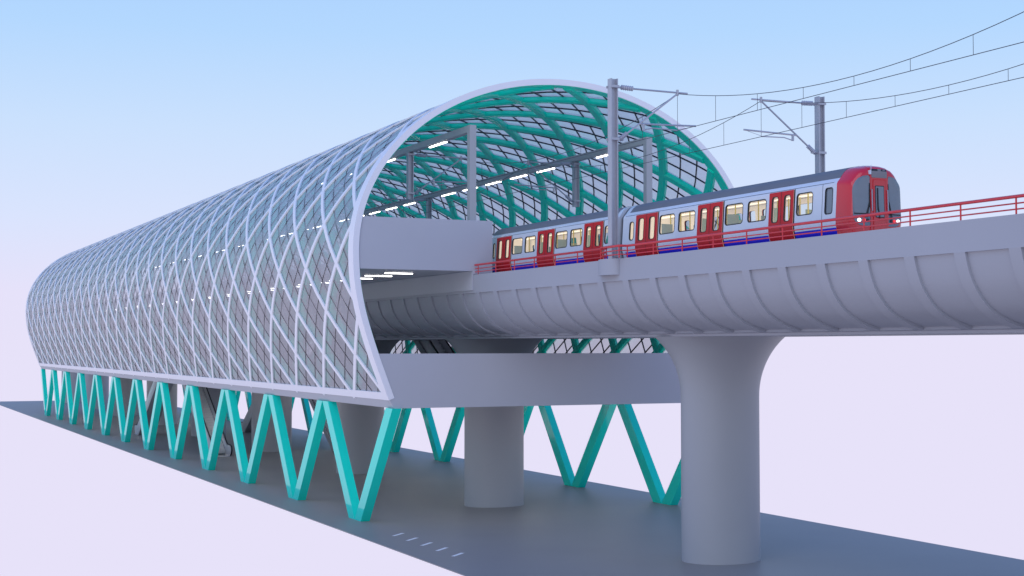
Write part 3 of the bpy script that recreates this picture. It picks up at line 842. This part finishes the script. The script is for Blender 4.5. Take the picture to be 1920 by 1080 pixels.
def patch(name, poly, m, off, parent, nx=12, nz=14, edge=True):
    """poly: convex-ish outline in (x,z) relative to train centre; mapped on the cab surface"""
    cxm = sum(p[0] for p in poly)/len(poly); czm = sum(p[1] for p in poly)/len(poly)
    dn = []
    for a, b in zip(poly, poly[1:]+[poly[0]]):
        k = max(1, int(math.hypot(b[0]-a[0], b[1]-a[1])/0.05))
        for i in range(k): dn.append((a[0]+(b[0]-a[0])*i/k, a[1]+(b[1]-a[1])*i/k))
    vs = []; fs = []; n = len(dn)
    rr = [1.0, 1.0, 0.97, 0.93, 0.88, 0.82, 0.74, 0.64, 0.5, 0.35, 0.2]
    for j, r_ in enumerate(rr):
        for x, z in dn:
            xx, zz = cxm+(x-cxm)*r_, czm+(z-czm)*r_
            vs.append((XC+xx, fy(xx, zz) - (off if j else -0.012), zz))
    for j in range(len(rr)-1):
        for i in range(n): fs.append((j*n+i, j*n+(i+1) % n, (j+1)*n+(i+1) % n, (j+1)*n+i))
    vs.append((XC+cxm, fy(cxm, czm)-off, czm)); cc = len(vs)-1
    for i in range(n): fs.append(((len(rr)-1)*n+i, (len(rr)-1)*n+(i+1) % n, cc))
    q = MB(); q.add(vs, fs); return q.build(name, m, parent, smooth=50)
def rpoly(x0, x1, z0, z1, radii, nseg=5):
    """radii for corners: (x1,z1),(x0,z1),(x0,z0),(x1,z0)"""
    pts = []
    for (cx_, cz_, a0, sx_, sz_), r_ in zip(((x1,z1,0,-1,-1),(x0,z1,90,1,-1),(x0,z0,180,1,1),(x1,z0,270,-1,1)), radii):
        if r_ <= 0: pts.append((cx_, cz_)); continue
        for i in range(nseg+1):
            a = R(a0+90*i/nseg); pts.append((cx_+sx_*r_+r_*math.cos(a), cz_+sz_*r_+r_*math.sin(a)))
    return pts
for sg in (-1, 1):
    xo, xi = (-0.85, -0.335) if sg < 0 else (0.335, 0.85)
    rad = lambda o_, i_, ob, ib: (i_, o_, ob, ib) if sg < 0 else (o_, i_, ib, ob)
    patch('screen_surround', rpoly(xo-0.03, xi+0.02, tz(11.44), tz(12.91), rad(0.45, 0.08, 0.30, 0.05)), M['lampgrey'], 0.010, cabf)
    wsn = patch('windscreen', rpoly(xo, xi, tz(11.80), tz(12.88), rad(0.43, 0.06, 0.06, 0.04)), M['darkglass'], 0.018, cabf)
    patch('screen_seal', rpoly(xo-0.005, xi+0.005, tz(11.775), tz(11.805), (0.0,)*4), M['rubber'], 0.022, wsn)
    # lamps
    for px_, rr_, mm in ((0.71, 0.052, 'lampwhite'), (0.55, 0.045, 'lampred'), (0.43, 0.045, 'under')):
        x = sg*px_; z = tz(11.60)
        y = fy(x, z)
        q = MB(); q.prism([(XC+x+rr_*math.cos(2*PI*i/20), z+rr_*math.sin(2*PI*i/20)) for i in range(20)], 'y', y-0.045, y+0.03)
        q.build('headlight' if px_ > 0.6 else 'marker_lamp', M[mm], cabf)
    # wipers
    q = MB(); zb = tz(11.72); zt = tz(12.68)
    xb, xm, xt = -0.50*1 if sg < 0 else 0.42, -0.36 if sg < 0 else 0.345, -0.345 if sg < 0 else 0.33
    P3 = lambda x, z, o: (XC+x, fy(x, z)-o, z)
    q.tube([P3(xb, tz(11.68), 0.035), P3(xm, tz(12.15), 0.035), P3(xm, tz(12.32), 0.03)], 0.012, 6)
    q.tube([P3(xb+0.05, tz(11.68), 0.035), P3(xm+0.02, tz(12.15), 0.03)], 0.010, 6)
    q.tube([P3(xt, tz(11.98), 0.03), P3(xm, tz(12.2), 0.03), P3(xt, zt, 0.03)], 0.014, 6); q.build('wiper', M['rubber'], cabf)
    q = MB(); hx = sg*0.29
    q.tube([P3(hx, tz(12.5), 0.01), P3(hx, tz(12.5), 0.07), P3(hx, tz(11.88), 0.07), P3(hx, tz(11.88), 0.01)], 0.016, 6); q.build('grab_handle', M['insul'], cabf)
# central door column
q = MB()
colp = rpoly(-0.325, 0.325, tz(11.0), tz(13.21), (0.05, 0.05, 0, 0))
patch('door_column', colp, M['red'], 0.03, cabf)
dr = patch('front_door', rpoly(-0.235, 0.235, tz(11.0), tz(12.80), (0.02,)*4), M['doorred'], 0.038, cabf)
patch('front_door_leaf', rpoly(-0.222, 0.222, tz(11.0), tz(12.785), (0.02,)*4), M['red'], 0.044, cabf)
patch('door_window_seal', rpoly(-0.165, 0.165, tz(11.68), tz(12.62), (0.03,)*4), M['rubber'], 0.050, dr)
patch('door_window', rpoly(-0.145, 0.145, tz(11.705), tz(12.595), (0.02,)*4), M['darkglass'], 0.055, dr)
patch('destination_display', rpoly(-0.28, 0.28, tz(12.85), tz(13.11), (0.02,)*4), M['dispglass'], 0.040, cabf)
q = MB()
for a, b in ((-0.27, -0.06), (0.07, 0.27)):
    z0, z1 = tz(13.05), tz(13.105)
    q.add([(XC+x, fy(x, z)-0.046, z) for x, z in ((a, z0), (b, z0), (b, z1), (a, z1))], [(0,1,2,3)])
q.build('display_hood', M['rubber'], cabf)
q = MB(); P3 = lambda x, z, o: (XC+x, fy(x, z)-o, z)
q.tube([P3(-0.02, tz(11.66), 0.075), P3(-0.08, tz(11.98), 0.075), P3(-0.08, tz(12.2), 0.07)], 0.014, 6)
q.tube([P3(-0.085, tz(11.9), 0.07), P3(-0.085, tz(12.55), 0.068)], 0.018, 6); q.build('wiper', M['rubber'], cabf)
x, z = -0.34, tz(11.23); q = MB(); q.prism([(XC+x+0.05*math.cos(2*PI*i/20), z+0.05*math.sin(2*PI*i/20)) for i in range(20)], 'y', fy(x, z)-0.03, fy(x, z)+0.03); q.build('marker_lamp', M['under'], cabf)
x, z = -0.33, tz(13.0); q = MB(); q.box(XC+x-0.03, XC+x+0.03, fy(x, z)-0.06, fy(x, z)+0.02, z-0.06, z+0.06)
q.tube([(XC+x+0.03, fy(x,z)-0.04, z-0.02), (XC+x+0.03, fy(x,z)-0.05, z+0.22)], 0.008, 6); q.build('aerial', M['body'], cabf)

sc.cycles.use_denoising = True
sc.cycles.max_bounces = 10; sc.cycles.transparent_max_bounces = 24
sc.cycles.diffuse_bounces = 5
